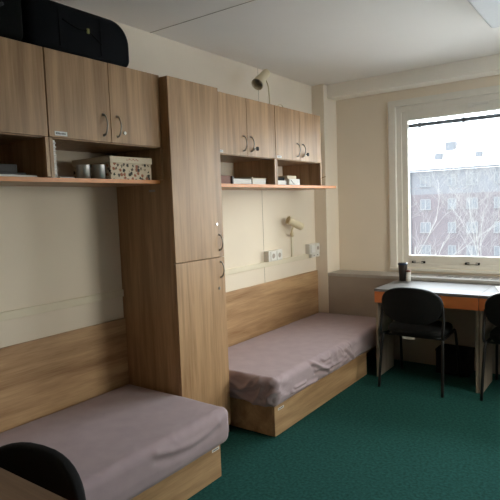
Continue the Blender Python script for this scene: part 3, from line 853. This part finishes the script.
# ------------------------------------------------------------------ on and under the desks
tc_ = thing('travel_cup', 'dark printed coffee cup with glossy black lid on the window desk', 'cup', (0.905, 2.445, 0.75))
bm = B(); lathe(bm, [(0.030, 0), (0.031, 0.003), (0.040, 0.140), (0.040, 0.143)], (0.905, 2.445, 0.7502), (0, 0, 1), 28); obj('cup', bm, 'darkcup', tc_)
bm = B(); lathe(bm, [(0.043, 0), (0.043, 0.012), (0.038, 0.018), (0.034, 0.020)], (0.905, 2.445, 0.8925), (0, 0, 1), 28); obj('lid', bm, 'blue', tc_)
wb_ = thing('bottle', 'small white bottle with brown cap in front of the dark cup', 'bottle', (0.962, 2.425, 0.75))
bm = B(); lathe(bm, [(0.018, 0), (0.020, 0.003), (0.020, 0.078), (0.018, 0.083)], (0.962, 2.425, 0.7502), (0, 0, 1), 20); obj('body', bm, 'paper', wb_)
bm = B(); lathe(bm, [(0.0195, 0), (0.0195, 0.016), (0.017, 0.018)], (0.962, 2.425, 0.833), (0, 0, 1), 20); obj('cap', bm, 'brownbox', wb_)
rnd = random.Random(2)
for k, (x, y, a, lab) in enumerate(((1.76, 2.30, 0.3, 'white paper sheet lying on the right edge desk, nearest its back'), (1.80, 2.10, -0.25, 'white paper sheet lying on the right edge desk, nearest the chair'))):
    t = bmesh.new(); box(t, -0.105, 0.105, -0.148, 0.148, 0, 0.0015)
    bmesh.ops.rotate(t, cent=(0, 0, 0), matrix=Matrix.Rotation(a, 3, 'Z'), verts=t.verts[:]); bmesh.ops.translate(t, vec=(x + 0.06, y - 0.01, 0.7503), verts=t.verts[:])
    if k == 0: bmesh.ops.translate(t, vec=(0, 0, 0.0018), verts=t.verts[:])
    tag(obj('paper_sheet', t, 'paper', None, (x + 0.06, y, 0.75)), lab, 'paper')
bb_ = thing('storage_box', 'black box on the carpet beneath the window desk', 'box', (1.37, 2.36, 0))
bm = B(); box(bm, 1.235, 1.500, 2.29, 2.485, 0.0005, 0.200, 0.004); obj('body', bm, 'blackplastic', bb_)
bm = B(); box(bm, 1.231, 1.504, 2.286, 2.487, 0.190, 0.208, 0.004); obj('lid', bm, 'blackplastic', bb_)

# ------------------------------------------------------------------ outdoors: opposite block, trees, snowy ground
GZ = -9.5
bm = B(); box(bm, -120, 160, -80, 200, GZ - 0.5, GZ); g = struct('ground', bm, 'yard')
blk = thing('apartment_building', 'long grey and brick red apartment block seen through the window', 'building', (-5, 60, GZ))
FY = 55.0
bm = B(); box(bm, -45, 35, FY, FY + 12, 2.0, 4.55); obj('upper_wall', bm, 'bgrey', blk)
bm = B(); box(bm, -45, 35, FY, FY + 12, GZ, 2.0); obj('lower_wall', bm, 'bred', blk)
bm = B()
prism(bm, [(FY - 0.5, 4.45), (FY + 12.5, 4.45), (FY + 12.5, 4.7), (FY + 6.0, 10.2), (FY - 0.5, 4.75)], -45.4, 35.4, 'x'); rf = obj('roof', bm, 'snow', blk)
bm = B(); tube(bm, [(-45.4, FY - 0.55, 4.56), (35.4, FY - 0.55, 4.56)], 0.10, 8); obj('gutter', bm, 'bglass', blk)
bm = B(); tube(bm, [(-16.9, FY - 0.12, GZ), (-16.9, FY - 0.12, 4.5)], 0.07, 8); obj('drainpipe', bm, 'bglass', blk)
cols = [-40.9, -38.3, -36.2, -33.5, -30.9, -28.1, -25.5, -23.4, -20.7, -18.1, -15.35, -12.62, -10.62, -8.0, -5.3, -2.6, 0.0, 2.2, 4.8, 7.5, 10.2]
for i, x in enumerate(cols):
    for r in range(5):
        z = 3.38 - 2.45 * r
        w = 0.36 if (i % 4 == 3) else 0.50
        bm = B()
        for (a, b_) in ((x - w - 0.06, x - w + 0.02), (x - 0.05, x + 0.05), (x + w - 0.02, x + w + 0.06)): box(bm, a, b_, FY - 0.06, FY + 0.02, z - 0.52, z + 0.52)
        box(bm, x - w, x + w, FY - 0.06, FY + 0.02, z + 0.48, z + 0.56); box(bm, x - w - 0.1, x + w + 0.1, FY - 0.14, FY + 0.02, z - 0.58, z - 0.50)
        if -20 < x < -4:
            f = obj('window', bm, 'bwin', blk)
            bm = B(); box(bm, x - w, x + w, FY - 0.03, FY - 0.01, z - 0.5, z + 0.5); obj('pane', bm, 'bglass', f)
        else:
            bm.free()
for (x, s) in ((-13.2, 1.0), (-14.1, 0.75), (-10.1, 0.6), (-6.6, 0.8)):
    zz = 5.6 if s < 1 else 6.6
    yy = FY + (zz - 4.75) * 1.19
    bm = B(); box(bm, x - 0.55 * s, x + 0.55 * s, yy - 0.5, yy + 1.2, zz - 0.3, zz + 0.9 * s); dm = obj('dormer', bm, 'bgrey', blk)
    bm = B(); box(bm, x - 0.40 * s, x + 0.40 * s, yy - 0.54, yy - 0.49, zz - 0.1, zz + 0.7 * s); obj('pane', bm, 'bglass', dm)

def bare_tree(base, height, seed, label):
    rnd = random.Random(seed)
    bm = B()
    count = [0]
    def grow(p, d, length, r, lvl):
        count[0] += 1
        k = 4 if lvl < 2 else 3
        pts = [p]; rs = [r]
        q, dd = p.copy(), d.copy()
        for i in range(k):
            dd = (dd + Vector((rnd.gauss(0, 0.13), rnd.gauss(0, 0.13), rnd.gauss(0.03, 0.10)))).normalized()
            q = q + dd * (length / k); pts.append(q.copy()); rs.append(r * (1 - 0.62 * (i + 1) / k))
        tube(bm, pts, rs, 5 if lvl < 2 else 3, False)
        if lvl >= 5: return
        nb = (7, 5, 4, 3, 2)[lvl]
        for j in range(nb):
            t = rnd.uniform(0.25, 1.0) if lvl else rnd.uniform(0.3, 1.0)
            f = t * k; i = min(int(f), k - 1); s = pts[i].lerp(pts[i + 1], f - i)
            az = rnd.uniform(0, 2 * PI); el = rnd.uniform(0.35, 0.95)
            ref = Vector((math.cos(az), math.sin(az), 0.25))
            nd = (dd * math.cos(el) + ref * math.sin(el)).normalized()
            grow(s, nd, length * rnd.uniform(0.46, 0.68), max(0.0055, rs[i] * 0.45), lvl + 1)
    grow(Vector(base), Vector((rnd.gauss(0, 0.05), 0, 1)).normalized(), height * 0.66, height * 0.0085, 0)
    t = thing('bare_tree', label, 'tree', base, 'bare trees outside the window')
    obj('branches', bm, 'bark', t, recalc=False)
bare_tree((-3.0, 15, GZ), 12.5, 5, 'bare winter tree outside, nearest the window')
bare_tree((-6.3, 25, GZ), 13.0, 11, 'bare winter tree outside, behind the left part of the window')
bare_tree((-6.0, 40, GZ), 13.5, 23, 'bare winter tree outside, nearest the apartment block')
